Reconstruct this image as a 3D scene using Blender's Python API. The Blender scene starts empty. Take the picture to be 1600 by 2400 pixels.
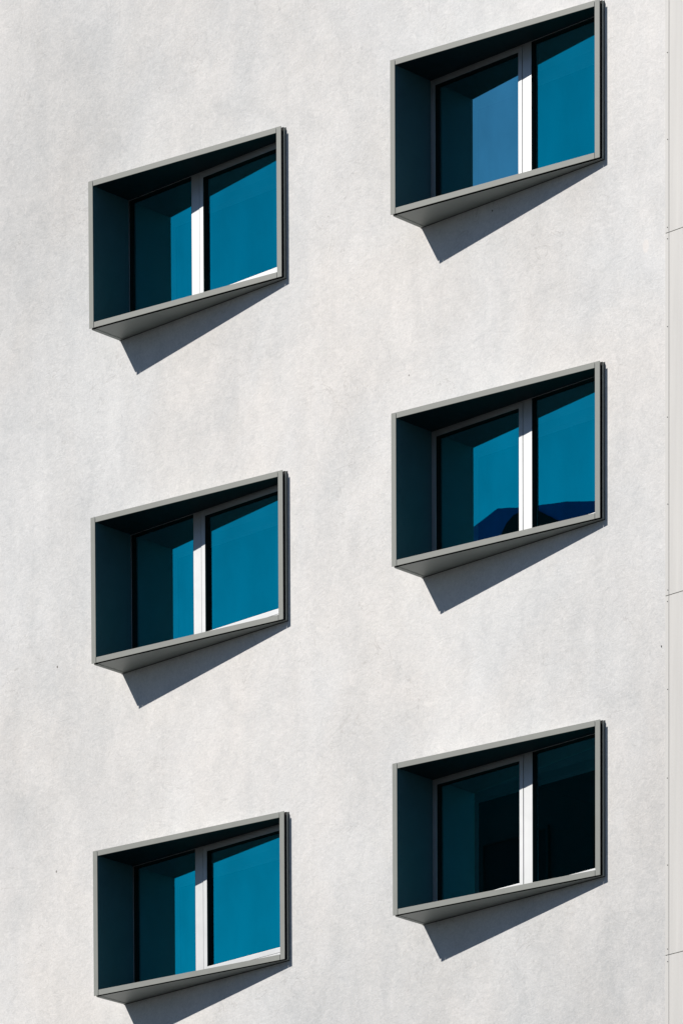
import bpy, bmesh, math, random
from mathutils import Matrix, Vector

random.seed(7)
scene = bpy.context.scene
COL = scene.collection

# ------------------------------------------------------------------ camera
# architectural shot: long lens, rise on the lens (shift) so that verticals stay upright
F_PX, CAM_LOC = 14097.8, (43.7237, -43.1519, -22.5209)
cam_d = bpy.data.cameras.new('camera')
cam = bpy.data.objects.new('camera', cam_d)
COL.objects.link(cam)
RIGHT = Vector((0.72674874, 0.68689224, -0.00391322))
UP = Vector((-0.04933468, 0.05787779, 0.99710393))
FWD = Vector((-0.68512945, 0.72445097, -0.07595022))
M4 = Matrix(((RIGHT.x, UP.x, -FWD.x, CAM_LOC[0]), (RIGHT.y, UP.y, -FWD.y, CAM_LOC[1]),
             (RIGHT.z, UP.z, -FWD.z, CAM_LOC[2]), (0, 0, 0, 1)))
cam.matrix_world = M4
cam_d.sensor_fit = 'AUTO'
cam_d.sensor_width = 36.0
cam_d.lens = F_PX / 2400.0 * 36.0
cam_d.shift_x = -8.575 / 2400.0
cam_d.shift_y = 6020.75 / 2400.0
cam_d.clip_start = 0.5
cam_d.clip_end = 6000.0
scene.camera = cam
scene.render.resolution_x, scene.render.resolution_y = 682, 1024

# ------------------------------------------------------------------ sky and sun
SUN_TO = Vector((-0.5453, -1.0, 0.9212)).normalized()          # towards the sun
ELEV = math.asin(SUN_TO.z)
AZIM = math.atan2(SUN_TO.x, SUN_TO.y)
world = bpy.data.worlds.new('World')
scene.world = world
world.use_nodes = True
wn = world.node_tree
bg = wn.nodes['Background']
sky = wn.nodes.new('ShaderNodeTexSky')
sky.sky_type = 'NISHITA'
sky.sun_disc = False
sky.sun_elevation = ELEV
sky.sun_rotation = AZIM
sky.altitude = 200.0
sky.air_density = 1.0
sky.dust_density = 0.1
sky.ozone_density = 5.0
wn.links.new(sky.outputs[0], bg.inputs[0])
bg.inputs[1].default_value = 0.060
sun_d = bpy.data.lights.new('sun', 'SUN')
sun_d.energy = 5.0
sun_d.angle = math.radians(0.53)
sun_d.color = (1.0, 0.935, 0.855)
sun = bpy.data.objects.new('sun', sun_d)
COL.objects.link(sun)
sun.rotation_euler = (-SUN_TO).to_track_quat('-Z', 'Y').to_euler()

scene.view_settings.view_transform = 'Standard'
scene.view_settings.look = 'None'
scene.view_settings.exposure = 0.0
scene.view_settings.gamma = 1.0
scene.view_settings.use_curve_mapping = False
scene.render.engine = 'CYCLES'
scene.cycles.max_bounces = 10
scene.cycles.transparent_max_bounces = 12

# ------------------------------------------------------------------ materials
def new_mat(name):
    m = bpy.data.materials.new(name)
    m.use_nodes = True
    nt = m.node_tree
    return m, nt, nt.nodes['Principled BSDF']

def N(nt, kind, **kw):
    n = nt.nodes.new(kind)
    for k, v in kw.items():
        setattr(n, k, v)
    return n

def noise(nt, vec, scale, detail=4.0, rough=0.55, dist=0.0):
    n = N(nt, 'ShaderNodeTexNoise')
    n.inputs['Scale'].default_value = scale
    n.inputs['Detail'].default_value = detail
    n.inputs['Roughness'].default_value = rough
    n.inputs['Distortion'].default_value = dist
    nt.links.new(vec, n.inputs['Vector'])
    return n.outputs['Fac']

def mapping(nt, vec, scale=(1, 1, 1), loc=(0, 0, 0), rot=(0, 0, 0)):
    n = N(nt, 'ShaderNodeMapping')
    n.inputs['Scale'].default_value = scale
    n.inputs['Location'].default_value = loc
    n.inputs['Rotation'].default_value = rot
    nt.links.new(vec, n.inputs['Vector'])
    return n.outputs[0]

def math_(nt, op, a, b=None, c=None, clamp=False):
    n = N(nt, 'ShaderNodeMath', operation=op, use_clamp=clamp)
    for i, x in enumerate((a, b, c)):
        if x is None:
            continue
        if isinstance(x, (int, float)):
            n.inputs[i].default_value = x
        else:
            nt.links.new(x, n.inputs[i])
    return n.outputs[0]

def remap(nt, x, a, b, c, d):
    n = N(nt, 'ShaderNodeMapRange')
    n.inputs[1].default_value, n.inputs[2].default_value = a, b
    n.inputs[3].default_value, n.inputs[4].default_value = c, d
    nt.links.new(x, n.inputs[0])
    return n.outputs[0]

def mixcol(nt, fac, a, b, blend='MIX'):
    n = N(nt, 'ShaderNodeMix', data_type='RGBA', blend_type=blend)
    for s, x in ((0, fac), (6, a), (7, b)):
        if isinstance(x, (int, float)):
            n.inputs[s].default_value = x
        elif isinstance(x, tuple):
            n.inputs[s].default_value = (*x, 1.0)
        else:
            nt.links.new(x, n.inputs[s])
    return n.outputs[2]

def bump(nt, height, strength, distance, prev=None):
    n = N(nt, 'ShaderNodeBump')
    n.inputs['Strength'].default_value = strength
    n.inputs['Distance'].default_value = distance
    nt.links.new(height, n.inputs['Height'])
    if prev is not None:
        nt.links.new(prev, n.inputs['Normal'])
    return n.outputs[0]

def stucco():
    m, nt, b = new_mat('stucco')
    pos = N(nt, 'ShaderNodeTexCoord').outputs['Object']
    big = noise(nt, mapping(nt, pos, (0.30, 0.3, 0.22), (21.413, 0, 42.11)), 1.0, 3.0, 0.5, 0.3)
    mid = noise(nt, mapping(nt, pos, (1, 1, 0.8)), 1.7, 5.0, 0.6, 0.8)
    streak = noise(nt, mapping(nt, pos, (4.2, 1, 0.35)), 1.0, 4.0, 0.55, 0.2)
    small = noise(nt, pos, 9.0, 5.0, 0.65, 1.2)
    grain = noise(nt, pos, 44.0, 4.0, 0.7, 0.8)
    # tone: blotches, faint runs, grain
    t = None
    for f, amp in ((big, 0.70), (mid, 0.30), (streak, 0.12), (small, 0.34), (grain, 0.50)):
        k = math_(nt, 'MULTIPLY', remap(nt, f, 0.3, 0.7, -1, 1), amp)
        t = k if t is None else math_(nt, 'ADD', t, k)
    t = remap(nt, t, -1.25, 1.1, 0, 1)
    col = mixcol(nt, t, (0.490, 0.504, 0.515), (0.780, 0.775, 0.773))
    # faint hairlines left by the float
    ln_ = math_(nt, 'ABSOLUTE', math_(nt, 'SUBTRACT', noise(nt, mapping(nt, pos, (1, 1, 1.5), rot=(0, 0.5, 0)), 2.2, 3.0, 0.5, 1.6), 0.5))
    ln_ = remap(nt, ln_, 0.0, 0.010, 1.0, 0.0)
    msk = remap(nt, noise(nt, pos, 1.1, 3.0, 0.6, 0.5), 0.50, 0.64, 0.0, 0.30)
    col = mixcol(nt, math_(nt, 'MULTIPLY', ln_, msk, clamp=True), col, (0.30, 0.29, 0.28))
    # warm and cool patches from repair coats
    hue = remap(nt, noise(nt, mapping(nt, pos, (1, 1, 0.7), (5, 2, 9)), 0.55, 4.0, 0.6, 0.6), 0.35, 0.65, 0.0, 1.0)
    col = mixcol(nt, 1.0, col, mixcol(nt, hue, (0.982, 0.998, 1.012), (1.012, 0.998, 0.984)), 'MULTIPLY')
    # weathering marks and chips, each with a place and outline of its own
    marks = [((6.824, -0.904), (26, 16), (0.80, 0.77, 0.75), 0.6), ((7.012, -4.50), (150, 95), (0.03, 0.03, 0.03), 1.0),
             ((4.946, -0.086), (100,100), (0.10, 0.10, 0.10), 0.9), ((-0.925, -2.939), (110,80), (0.10, 0.09, 0.08), 0.9),
             ((3.883, -1.31), (130,130), (0.15, 0.14, 0.13), 0.9), ((-0.959, -4.937), (110,80), (0.13, 0.12, 0.11), 0.8)]
    warp = N(nt, 'ShaderNodeTexNoise')
    warp.inputs['Scale'].default_value = 25.0
    nt.links.new(pos, warp.inputs['Vector'])
    wv = N(nt, 'ShaderNodeVectorMath', operation='MULTIPLY_ADD')
    nt.links.new(warp.outputs['Color'], wv.inputs[0])
    wv.inputs[1].default_value = (0.012, 0.012, 0.012)
    nt.links.new(pos, wv.inputs[2])
    for (cx, cz), (sx, sz), c, amt in marks:
        v = mapping(nt, wv.outputs[0], (sx, 0.0, sz), (-(cx + 0.006) * sx, 0, -(cz + 0.006) * sz))
        ln = N(nt, 'ShaderNodeVectorMath', operation='LENGTH')
        nt.links.new(v, ln.inputs[0])
        f = math_(nt, 'MULTIPLY', remap(nt, ln.outputs['Value'], 0.8, 1.1, 1, 0), amt, clamp=True)
        col = mixcol(nt, f, col, c)
    nt.links.new(col, b.inputs['Base Color'])
    b.inputs['Roughness'].default_value = 0.92
    b.inputs['Specular IOR Level'].default_value = 0.2
    # relief: trowel sweeps plus sand grain
    trow = noise(nt, mapping(nt, pos, (1.0, 1, 1.6), rot=(0, 0.6, 0)), 7.0, 4.0, 0.6, 2.2)
    sand = noise(nt, mapping(nt, pos, (1, 1, 1.35), rot=(0, 0.5, 0)), 48.0, 5.0, 0.7, 1.0)
    n1 = bump(nt, trow, 0.15, 0.02)
    n2 = bump(nt, sand, 0.34, 0.005, n1)
    nt.links.new(n2, b.inputs['Normal'])
    return m

def simple(name, col, rough, metallic=0.0, var=0.08, scale=3.0, bump_s=0.0, bscale=40.0, stretch=(1, 1, 1), spec=0.5, rvar=0.06):
    m, nt, b = new_mat(name)
    pos = N(nt, 'ShaderNodeTexCoord').outputs['Object']
    v = mapping(nt, pos, stretch)
    n = noise(nt, v, scale, 5.0, 0.6, 0.4)
    f = remap(nt, n, 0.3, 0.7, 0, 1)
    lo = tuple(c * (1 - var) for c in col)
    hi = tuple(min(1, c * (1 + var)) for c in col)
    nt.links.new(mixcol(nt, f, lo, hi), b.inputs['Base Color'])
    nt.links.new(remap(nt, n, 0.3, 0.7, rough - rvar, rough + rvar), b.inputs['Roughness'])
    b.inputs['Metallic'].default_value = metallic
    b.inputs['Specular IOR Level'].default_value = spec
    if bump_s:
        h = noise(nt, v, bscale, 3.0, 0.6)
        nt.links.new(bump(nt, h, bump_s, 0.004), b.inputs['Normal'])
    return m

def glass(name, tint, through, ior):
    m = bpy.data.materials.new(name)
    m.use_nodes = True
    nt = m.node_tree
    nt.nodes.clear()
    out = N(nt, 'ShaderNodeOutputMaterial')
    pos = N(nt, 'ShaderNodeTexCoord').outputs['Object']
    gl = N(nt, 'ShaderNodeBsdfGlossy')
    gl.inputs['Color'].default_value = (*tint, 1)
    gl.inputs['Roughness'].default_value = 0.004
    film = noise(nt, mapping(nt, pos, (1.1, 1, 0.55), rot=(0, 0.5, 0)), 1.4, 4.0, 0.55, 0.7)
    nt.links.new(mixcol(nt, remap(nt, film, 0.32, 0.68, 0, 1), tuple(c * 0.80 for c in tint), tint), gl.inputs['Color'])
    # float-glass waviness, barely there
    w = noise(nt, mapping(nt, pos, (1.0, 1, 1.3)), 1.6, 2.0, 0.5, 0.3)
    nt.links.new(bump(nt, w, 0.006, 0.01), gl.inputs['Normal'])
    tr = N(nt, 'ShaderNodeBsdfTransparent')
    tr.inputs['Color'].default_value = (*through, 1)
    df = N(nt, 'ShaderNodeBsdfDiffuse')          # thin film of dust
    df.inputs['Color'].default_value = (0.5, 0.5, 0.48, 1)
    body = N(nt, 'ShaderNodeMixShader')
    dust = noise(nt, mapping(nt, pos, (1.5, 1, 0.7)), 2.5, 5.0, 0.65, 0.5)
    nt.links.new(remap(nt, dust, 0.3, 0.75, 0.000, 0.002), body.inputs[0])
    nt.links.new(tr.outputs[0], body.inputs[1])
    nt.links.new(df.outputs[0], body.inputs[2])
    fr = N(nt, 'ShaderNodeFresnel')
    fr.inputs['IOR'].default_value = ior
    geo = N(nt, 'ShaderNodeNewGeometry')
    front = math_(nt, 'SUBTRACT', 1.0, geo.outputs['Backfacing'])
    fac = math_(nt, 'MULTIPLY', fr.outputs[0], front)
    mix = N(nt, 'ShaderNodeMixShader')
    nt.links.new(fac, mix.inputs[0])
    nt.links.new(body.outputs[0], mix.inputs[1])
    nt.links.new(gl.outputs[0], mix.inputs[2])
    nt.links.new(mix.outputs[0], out.inputs['Surface'])
    return m

MAT = {
    'stucco': stucco(),
    'trim': simple('grey_powder_coat', (0.250, 0.266, 0.252), 0.5, var=0.05, scale=5, bump_s=0.05, bscale=120, spec=0.35),
    'casing': simple('grey_sheet_metal', (0.26, 0.285, 0.27), 0.5, var=0.07, scale=3.0, bump_s=0.05, bscale=90, spec=0.4),
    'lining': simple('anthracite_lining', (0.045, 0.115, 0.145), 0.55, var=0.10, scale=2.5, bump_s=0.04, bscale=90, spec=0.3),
    'sill': simple('bounce_cutting_sill', (0.018, 0.02, 0.022), 0.6, var=0.2, scale=6, spec=0.2),  # hidden face, blackened to cut light bounced up to the soffit
    'soffit': simple('shade_darkened_soffit', (0.012, 0.030, 0.038), 0.6, var=0.15, scale=3, spec=0.2),  # shade under the box head put into the colour, darker than the lining
    'white': simple('satin_window_frame', (0.54, 0.56, 0.575), 0.50, metallic=0.78, var=0.03, scale=4.0, spec=0.5, rvar=0.02),
    'rubber': simple('black_gasket', (0.006, 0.006, 0.006), 0.7, var=0.2, spec=0.2),
    'glass': glass('blue_coated_glass', (0.0, 0.99, 1.0), (0.60, 0.90, 1.0), 10.0),
    'glass_pale': glass('pale_blue_coated_glass', (0.27, 0.92, 1.0), (0.60, 0.92, 1.0), 16.0),
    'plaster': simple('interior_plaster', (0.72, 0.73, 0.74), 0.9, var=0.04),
    'room': simple('dim_room_tone', (0.015, 0.015, 0.018), 0.9, var=0.1),  # dimness of the unlit room put into near-black walls
    'panel': simple('white_coated_metal', (0.585, 0.585, 0.575), 0.42, var=0.035, scale=1.2, stretch=(14, 1, 0.6), bump_s=0.02, bscale=30, spec=0.5),
    'screw': simple('dark_screw', (0.03, 0.03, 0.035), 0.5, metallic=0.5),
    'sealant': simple('grey_sealant', (0.08, 0.08, 0.08), 0.7, var=0.2, scale=14),
    'paving': simple('asphalt', (0.035, 0.036, 0.038), 0.9, var=0.2, scale=0.4),
    'dark_wall': simple('dark_cladding', (0.012, 0.013, 0.015), 0.6, var=0.15, scale=0.5, spec=0.2),
    'navy': simple('navy_roof_metal', (0.02, 0.08, 0.34), 0.45, var=0.12, scale=0.8, stretch=(6, 6, 0.4)),
    'dark_glass': simple('dark_window_glass', (0.008, 0.009, 0.012), 0.7, var=0.1, spec=0.1),
    'roof': simple('roof_gravel', (0.2, 0.2, 0.19), 0.95, var=0.2, scale=8),
}

# ------------------------------------------------------------------ helpers
def quad_mesh(name, verts, faces, mats, fmat=None, smooth=False):
    me = bpy.data.meshes.new(name)
    me.from_pydata(verts, [], faces)
    for m in mats:
        me.materials.append(MAT[m])
    if fmat:
        for p, i in zip(me.polygons, fmat):
            p.material_index = i
    bm = bmesh.new()
    bm.from_mesh(me)
    bmesh.ops.recalc_face_normals(bm, faces=bm.faces)
    bm.to_mesh(me)
    bm.free()
    if smooth:
        for p in me.polygons:
            p.use_smooth = True
    me.update()
    return me

def link(name, me, parent=None, loc=(0, 0, 0)):
    o = bpy.data.objects.new(name, me)
    COL.objects.link(o)
    o.location = loc
    if parent is not None:
        o.parent = parent
    return o

class Boxes:
    def __init__(self):
        self.v, self.f = [], []
    def box(self, x0, x1, y0, y1, z0, z1):
        return self.hexa([(x0, y0, z0), (x1, y0, z0), (x1, y1, z0), (x0, y1, z0),
                          (x0, y0, z1), (x1, y0, z1), (x1, y1, z1), (x0, y1, z1)])
    def hexa(self, p):
        b = len(self.v)
        self.v += p
        self.f += [tuple(b + i for i in q) for q in ((0, 1, 2, 3), (7, 6, 5, 4), (0, 4, 5, 1), (1, 5, 6, 2), (2, 6, 7, 3), (3, 7, 4, 0))]
        return self
    def mesh(self, name, mat, bevel=0.0):
        me = quad_mesh(name, self.v, self.f, [mat])
        if bevel:
            bm = bmesh.new()
            bm.from_mesh(me)
            bmesh.ops.bevel(bm, geom=bm.edges[:], offset=bevel, segments=2, affect='EDGES', profile=0.6)
            bm.to_mesh(me)
            bm.free()
        return me

# ------------------------------------------------------------------ ground
GZ = -24.1
ground = link('ground', quad_mesh('ground', [(-3000, -3000, GZ), (3000, -3000, GZ), (3000, 3000, GZ), (-3000, 3000, GZ)], [(0, 1, 2, 3)], ['paving']))
ground['kind'] = 'structure'

# ------------------------------------------------------------------ the building
W, H = 2.2818, 1.4
D1, D2 = 0.4250, 0.0678
T = 0.0521
FLOOR = 3.2083
XR = 4.04515
XP = 7.0616          # where the stucco ends and the metal panels begin
ZP = -0.8559
G = 0.080            # plane of the white window frames
X0, X1, Z1 = -15.0, 16.0, 6.6
WIN = [(0 if c == 0 else XR, -FLOOR * r, c, r) for r in range(3) for c in range(2)]

building = bpy.data.objects.new('apartment_building', None)
COL.objects.link(building)
building.location = (0, 0, GZ)
building['label'] = 'pale stucco building facade with two columns of projecting wedge-shaped windows'
building['category'] = 'building'
BZ = -GZ

def bpart(name, me, x=0.0, z=0.0, y=0.0):
    return link(name, me, building, (x, y, z + BZ))

# stucco wall sheet with six openings, subdivided on the opening lines
def wall_mesh():
    e = 0.03
    xs = sorted({X0, XP} | {w[0] + e for w in WIN} | {w[0] + W - e for w in WIN})
    zs = sorted({GZ, Z1} | {w[1] + e for w in WIN} | {w[1] + H - e for w in WIN})
    verts, idx, faces = [], {}, []
    def vid(x, y, z):
        k = (round(x, 5), round(y, 5), round(z, 5))
        if k not in idx:
            idx[k] = len(verts)
            verts.append((x, y, z))
        return idx[k]
    solid = {}
    for i in range(len(xs) - 1):
        for j in range(len(zs) - 1):
            cx, cz = (xs[i] + xs[i + 1]) / 2, (zs[j] + zs[j + 1]) / 2
            solid[i, j] = not any(w[0] < cx < w[0] + W and w[1] < cz < w[1] + H for w in WIN)
    TH = 0.30
    for (i, j), s in solid.items():
        a, b, c, d = xs[i], xs[i + 1], zs[j], zs[j + 1]
        if s:
            for y in (0.0, TH):
                faces.append((vid(a, y, c), vid(b, y, c), vid(b, y, d), vid(a, y, d)))
        for di, dj, p, q in ((-1, 0, (a, c), (a, d)), (1, 0, (b, c), (b, d)), (0, -1, (a, c), (b, c)), (0, 1, (a, d), (b, d))):
            nb = solid.get((i + di, j + dj), False)
            if s and not nb:
                faces.append((vid(p[0], 0, p[1]), vid(q[0], 0, q[1]), vid(q[0], TH, q[1]), vid(p[0], TH, p[1])))
    return quad_mesh('stucco_wall', verts, faces, ['stucco'])
wall = bpart('stucco_wall', wall_mesh())

# rest of the building volume behind and beside the wall
for bx in ((X0, X0 + 0.3, 0.302, 14), (X1 - 0.3, X1, 0.302, 14), (X0 + 0.302, X1 - 0.302, 13.7, 14)):
    bpart('side_wall', Boxes().box(*bx, GZ, Z1).mesh('side_wall', 'stucco'))
bpart('side_wall', Boxes().box(9.32, X1, 0.0, 0.3, GZ, Z1).mesh('side_wall', 'stucco'))
bpart('roof', Boxes().box(X0 - 0.02, X1 + 0.02, -0.02, 14.02, Z1 + 0.002, Z1 + 0.30).mesh('roof', 'roof'))

# metal cladding strip: storey-high coated panels with a screwed edge flange
bpart('cladding_backing', Boxes().box(XP + 0.002, 9.318, 0.02, 0.25, GZ, Z1).mesh('cladding_backing', 'screw'))
PH = FLOOR - 0.007
def panel_mesh(width, height):
    nx, nz = 10, 40
    verts, faces = [], []
    for j in range(nz + 1):
        for i in range(nx + 1):
            u, v = i / nx, j / nz
            e = min(1, min(u, 1 - u) * width / 0.05) * min(1, min(v, 1 - v) * height / 0.10)
            bul = 0.004 * math.sin(math.pi * u) ** 0.5 * (math.sin(math.pi * v ** 1.25)) if 0 < u < 1 and 0 < v < 1 else 0
            verts.append((u * width, -0.004 - bul * e, v * height))
    for j in range(nz):
        for i in range(nx):
            a = j * (nx + 1) + i
            faces.append((a, a + 1, a + nx + 2, a + nx + 1))
    n0 = len(verts)
    ring = [j * (nx + 1) for j in range(nz, -1, -1)] + list(range(1, nx + 1)) + [j * (nx + 1) + nx for j in range(1, nz + 1)] + [nz * (nx + 1) + i for i in range(nx - 1, 0, -1)]
    m = len(ring)
    for r in ring:
        verts.append(verts[r])
    for r in ring:
        verts.append((verts[r][0], 0.018, verts[r][2]))
    for k in range(m):
        k2 = (k + 1) % m
        faces.append((n0 + k, n0 + k2, n0 + m + k2, n0 + m + k))
    me = quad_mesh('cladding_panel', verts, faces, ['panel'])
    for p in me.polygons:
        p.use_smooth = p.index < nx * nz
    return me
FLW = 0.041
panel_me = panel_mesh(2.2, PH)
fl_me = Boxes().box(0, FLW, -0.005, 0.018, 0, PH).mesh('edge_flange', 'panel')
bm = bmesh.new()
bmesh.ops.create_cone(bm, cap_ends=True, segments=10, radius1=0.0048, radius2=0.0035, depth=0.004, matrix=Matrix.Rotation(math.pi / 2, 4, 'X'))
screw_me = bpy.data.meshes.new('screw')
bm.to_mesh(screw_me)
bm.free()
screw_me.materials.append(MAT['screw'])
for k in range(-3, 7):
    zb = ZP - k * FLOOR + 0.0035
    if zb < GZ or zb + PH > Z1:
        continue
    p = bpart('cladding_panel', panel_me, XP + FLW + 0.005, zb)
    f = link('edge_flange', fl_me, p, (-FLW - 0.005, 0, 0))
    if -2 < k < 4:
        for z in (0.052, 0.81, 1.585, 2.37, PH - 0.052):
            link('screw', screw_me, p, (-0.0175 + random.uniform(-0.003, 0.003), -0.007, z + random.uniform(-0.01, 0.01)))

# ------------------------------------------------------------------ projecting windows
def fy(x):
    return -(D1 + (D2 - D1) * x / W)

def casing_mesh():
    loops = []          # (inset, y offset from the front plane or absolute y)
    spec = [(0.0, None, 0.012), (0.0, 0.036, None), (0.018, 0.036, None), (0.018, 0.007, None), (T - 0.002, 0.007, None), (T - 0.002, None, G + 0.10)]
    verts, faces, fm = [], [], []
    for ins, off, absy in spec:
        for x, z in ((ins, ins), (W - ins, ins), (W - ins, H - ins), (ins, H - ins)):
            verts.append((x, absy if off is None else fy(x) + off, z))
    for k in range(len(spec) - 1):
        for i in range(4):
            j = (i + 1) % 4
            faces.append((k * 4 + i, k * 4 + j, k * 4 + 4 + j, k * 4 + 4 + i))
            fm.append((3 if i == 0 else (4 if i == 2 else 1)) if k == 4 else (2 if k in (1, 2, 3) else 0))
    # back ring closing the tube
    for i in range(4):
        j = (i + 1) % 4
        faces.append((20 + i, 20 + j, j, i))
        fm.append(1)
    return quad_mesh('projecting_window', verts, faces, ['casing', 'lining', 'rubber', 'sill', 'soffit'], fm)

def bar(x0, x1, z0, z1, th=0.006, back=0.0):
    p = []
    for z in (z0, z1):
        p += [(x0, fy(x0) + back, z), (x1, fy(x1) + back, z), (x1, fy(x1) + th, z), (x0, fy(x0) + th, z)]
    return Boxes().hexa(p).mesh('front_trim', 'trim', 0.0012)

TRIMS = [bar(0, T, 0, H), bar(W - T, W, 0, H), bar(T + 0.005, W - T - 0.005, H - T, H, back=0.0008), bar(T + 0.005, W - T - 0.005, 0, T, back=0.0008)]

def ring(x0, x1, z0, z1, w, y0, y1, name, mat, bevel=0.0015, sides='LRTB'):
    b = Boxes()
    if 'L' in sides: b.box(x0, x0 + w, y0, y1, z0, z1)
    if 'R' in sides: b.box(x1 - w, x1, y0, y1, z0, z1)
    xa, xb = x0 + (w if 'L' in sides else 0), x1 - (w if 'R' in sides else 0)
    if 'T' in sides: b.box(xa, xb, y0, y1, z1 - w, z1)
    if 'B' in sides: b.box(xa, xb, y0, y1, z0, z0 + w)
    return b.mesh(name, mat, bevel)

PERIM = T + 0.007
def window_parts(kind):
    """kind 0: opening sash on the right, kind 1: on the left"""
    out = []
    za, zb = 0.127, H - PERIM
    fr = Boxes().box(T, PERIM, G, G + 0.085, T, H - T).box(W - PERIM, W - T, G, G + 0.085, T, H - T)
    fr.box(PERIM, W - PERIM, G, G + 0.085, zb, H - T).box(PERIM, W - PERIM, G, G + 0.085, T, za)
    out.append(('window_frame', fr.mesh('window_frame', 'white', 0.001)))
    if kind == 0:
        m0, m1, s0, s1 = 0.923, 1.029, 1.0350, W - PERIM - 0.002
        fixed = (PERIM, m0)
        sash = (s0, s1)
        sw = 0.050
    else:
        s0, s1, m0, m1 = PERIM + 0.002, 1.2020, 1.208, 1.316
        fixed = (m1, W - PERIM)
        sash = (s0, s1)
        sw = 0.046
    out.append(('mullion', Boxes().box(m0, m1, G + 0.001, G + 0.085, za, zb).mesh('mullion', 'white', 0.0015)))
    out.append(('sash', ring(sash[0], sash[1], za + 0.002, zb - 0.002, sw, G - 0.002, G + 0.075, 'sash', 'white', 0.002)))
    gy = G + 0.046
    def gasket(x0, x1, z0, z1):
        return ring(x0 + 0.0005, x1 - 0.0005, z0 + 0.0005, z1 - 0.0005, 0.0035, G + 0.003, gy + 0.022, 'gasket', 'rubber', 0)
    def pane(x0, x1, z0, z1):
        return Boxes().box(x0 + 0.002, x1 - 0.002, gy, gy + 0.020, z0 + 0.002, z1 - 0.002).mesh('pane', 'glass')
    out.append(('gasket', gasket(fixed[0], fixed[1], za, zb)))
    out.append(('fixed_pane', pane(fixed[0], fixed[1], za, zb)))
    a = (sash[0] + sw, sash[1] - sw, za + 0.002 + sw, zb - 0.002 - sw)
    out.append(('gasket', gasket(*a)))
    out.append(('sash_pane', pane(*a)))
    # lower edge flashing on the deep side
    out.append(('edge_flashing', Boxes().hexa([(0.001, fy(0) + 0.038, -0.004), (0.045, fy(0.045) + 0.038, -0.004), (0.045, -0.003, -0.004), (0.001, -0.003, -0.004),
                                               (0.001, fy(0) + 0.038, 0.004), (0.045, fy(0.045) + 0.038, 0.004), (0.045, -0.003, 0.004), (0.001, -0.003, 0.004)]).mesh('edge_flashing', 'casing', 0.001)))
    # plastered inner reveal and the room behind
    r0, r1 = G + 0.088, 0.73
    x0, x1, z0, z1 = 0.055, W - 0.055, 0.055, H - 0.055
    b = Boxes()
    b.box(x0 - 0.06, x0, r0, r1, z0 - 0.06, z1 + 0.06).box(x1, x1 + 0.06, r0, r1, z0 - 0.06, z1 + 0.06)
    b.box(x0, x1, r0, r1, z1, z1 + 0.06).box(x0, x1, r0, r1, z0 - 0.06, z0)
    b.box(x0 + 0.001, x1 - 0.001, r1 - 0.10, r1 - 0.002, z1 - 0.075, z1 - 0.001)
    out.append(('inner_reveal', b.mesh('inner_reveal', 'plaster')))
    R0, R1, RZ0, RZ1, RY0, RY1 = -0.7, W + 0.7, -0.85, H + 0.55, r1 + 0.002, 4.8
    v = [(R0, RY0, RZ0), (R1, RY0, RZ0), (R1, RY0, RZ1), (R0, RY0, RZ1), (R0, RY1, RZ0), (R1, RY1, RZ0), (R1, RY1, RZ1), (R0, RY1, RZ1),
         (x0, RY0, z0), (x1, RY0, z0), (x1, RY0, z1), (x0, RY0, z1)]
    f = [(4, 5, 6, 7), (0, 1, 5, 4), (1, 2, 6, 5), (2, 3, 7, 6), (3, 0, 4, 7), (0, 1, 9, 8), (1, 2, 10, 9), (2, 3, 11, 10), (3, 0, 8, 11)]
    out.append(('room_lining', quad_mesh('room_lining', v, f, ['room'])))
    # bead of sealant where the casing meets the stucco
    out.append(('sealant_bead', ring(-0.006, W + 0.006, -0.006, H + 0.006, 0.0058, -0.004, 0.004, 'sealant_bead', 'sealant', 0.0015)))
    return out

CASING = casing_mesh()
PARTS = [window_parts(0), window_parts(1)]
LABELS = {(0, 0): 'projecting window highest in the left column, clear blue panes with dark soffit reflection',
          (1, 0): 'projecting window at the top right, its left pane paler blue than the right',
          (0, 1): 'projecting window in the middle of the left column, plain blue panes',
          (1, 1): 'projecting window on the right whose panes mirror a dark rooftop',
          (0, 2): 'lowest projecting window in the left column, white sash rail showing along the sill',
          (1, 2): 'projecting window at the bottom right with nearly black panes'}
for x, z, c, r in WIN:
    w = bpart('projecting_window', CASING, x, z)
    w['label'] = LABELS[c, r]
    w['group'] = 'wedge-shaped projecting windows of the facade'
    for me in TRIMS:
        link('front_trim', me, w)
    for nm, me in PARTS[c]:
        o = link(nm, me, w)
        if (c, r) == (1, 0) and nm == 'sash_pane':
            me2 = me.copy()
            me2.materials[0] = MAT['glass_pale']
            o.data = me2
            o['label'] = 'paler blue pane'

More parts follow.
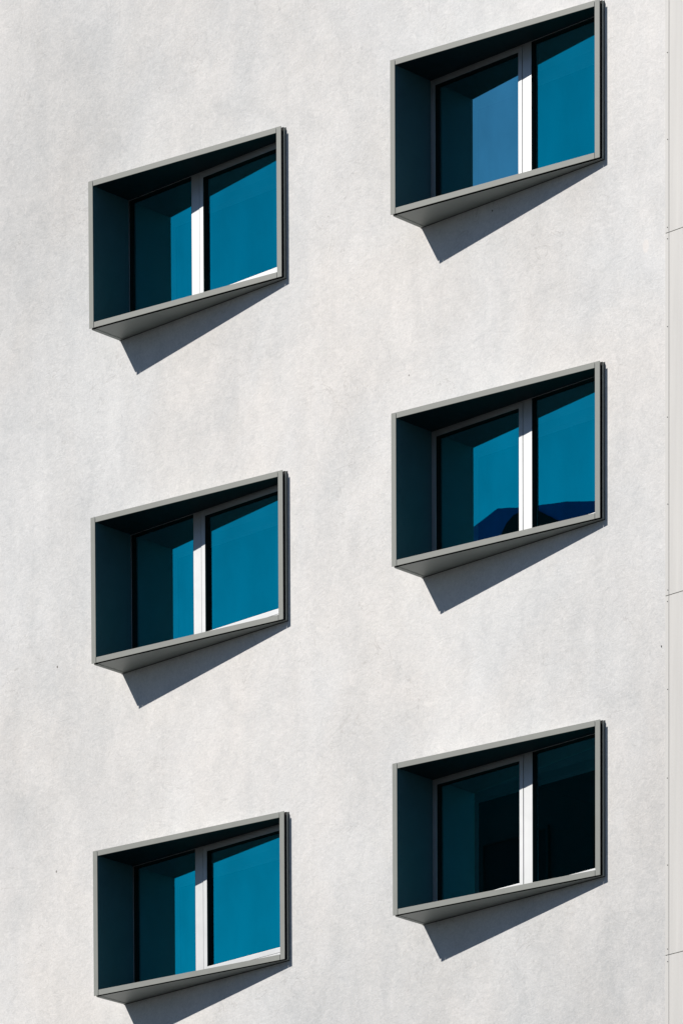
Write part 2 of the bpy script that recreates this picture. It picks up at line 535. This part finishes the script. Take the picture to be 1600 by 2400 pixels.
# ------------------------------------------------------------------ building across the street, seen only mirrored in the panes
opp = bpy.data.objects.new('office_block', None)
COL.objects.link(opp)
OX, OY = -29.0, -44.4
opp.location = (OX, OY, GZ)
opp['label'] = 'dark block with a navy rooftop plant room, mirrored in the right-hand panes'
opp['category'] = 'building'
def opart(name, me, parent=opp, loc=(0, 0, 0)):
    return link(name, me, parent, loc)
TOPZ = 16.3 - GZ
XA, XB = -39.0 - OX, -19.0 - OX
opart('wall', Boxes().box(XA, XB, -14, 0, 0, TOPZ).mesh('wall', 'dark_wall'))
opart('parapet', Boxes().box(XA - 0.05, XB + 0.05, -0.25, 0.05, TOPZ + 0.002, TOPZ + 0.12).mesh('parapet', 'dark_wall'))
opart('parapet', Boxes().box(XA - 0.05, XB + 0.05, -14.05, -13.8, TOPZ + 0.002, TOPZ + 0.12).mesh('parapet', 'dark_wall'))
win_me = Boxes().box(-0.8, 0.8, -0.02, 0.03, 0, 1.6).mesh('window', 'dark_glass')
wfr_me = ring(-0.86, 0.86, -0.06, 1.66, 0.06, -0.02, 0.06, 'frame', 'dark_wall', 0)
for i in range(7):
    for j in range(12):
        o = opart('window', win_me, opp, (XA + 1.6 + i * 2.8, 0, 1.4 + j * 3.25))
        link('frame', wfr_me, o)

def extrude_profile(name, prof, y0, y1, mat):
    n = len(prof)
    v = [(x, y0, z) for x, z in prof] + [(x, y1, z) for x, z in prof]
    f = [tuple(range(n)), tuple(range(2 * n - 1, n - 1, -1))] + [(i, (i + 1) % n, n + (i + 1) % n, n + i) for i in range(n)]
    return quad_mesh(name, v, f, [mat])
navy = [(-37.2, 16.45), (-36.04, 17.57), (-35.37, 17.78), (-34.6, 17.62), (-33.69, 17.50), (-32.9, 17.32), (-29.0, 16.9), (-25.0, 16.45)]
opart('plant_room', extrude_profile('plant_room', [(x - OX, z - GZ) for x, z in navy], -5.0, -0.35, 'navy'))
hump = [(-35.6, 16.45), (-35.30, 17.0), (-35.24, 17.24), (-35.12, 17.43), (-34.95, 17.53), (-34.6, 17.58), (-34.34, 17.50), (-33.8, 17.16), (-33.3, 16.9), (-32.9, 16.45)]
opart('roof_vent', extrude_profile('roof_vent', [(x - OX, z - GZ) for x, z in hump], -0.345, -0.30, 'dark_wall'))
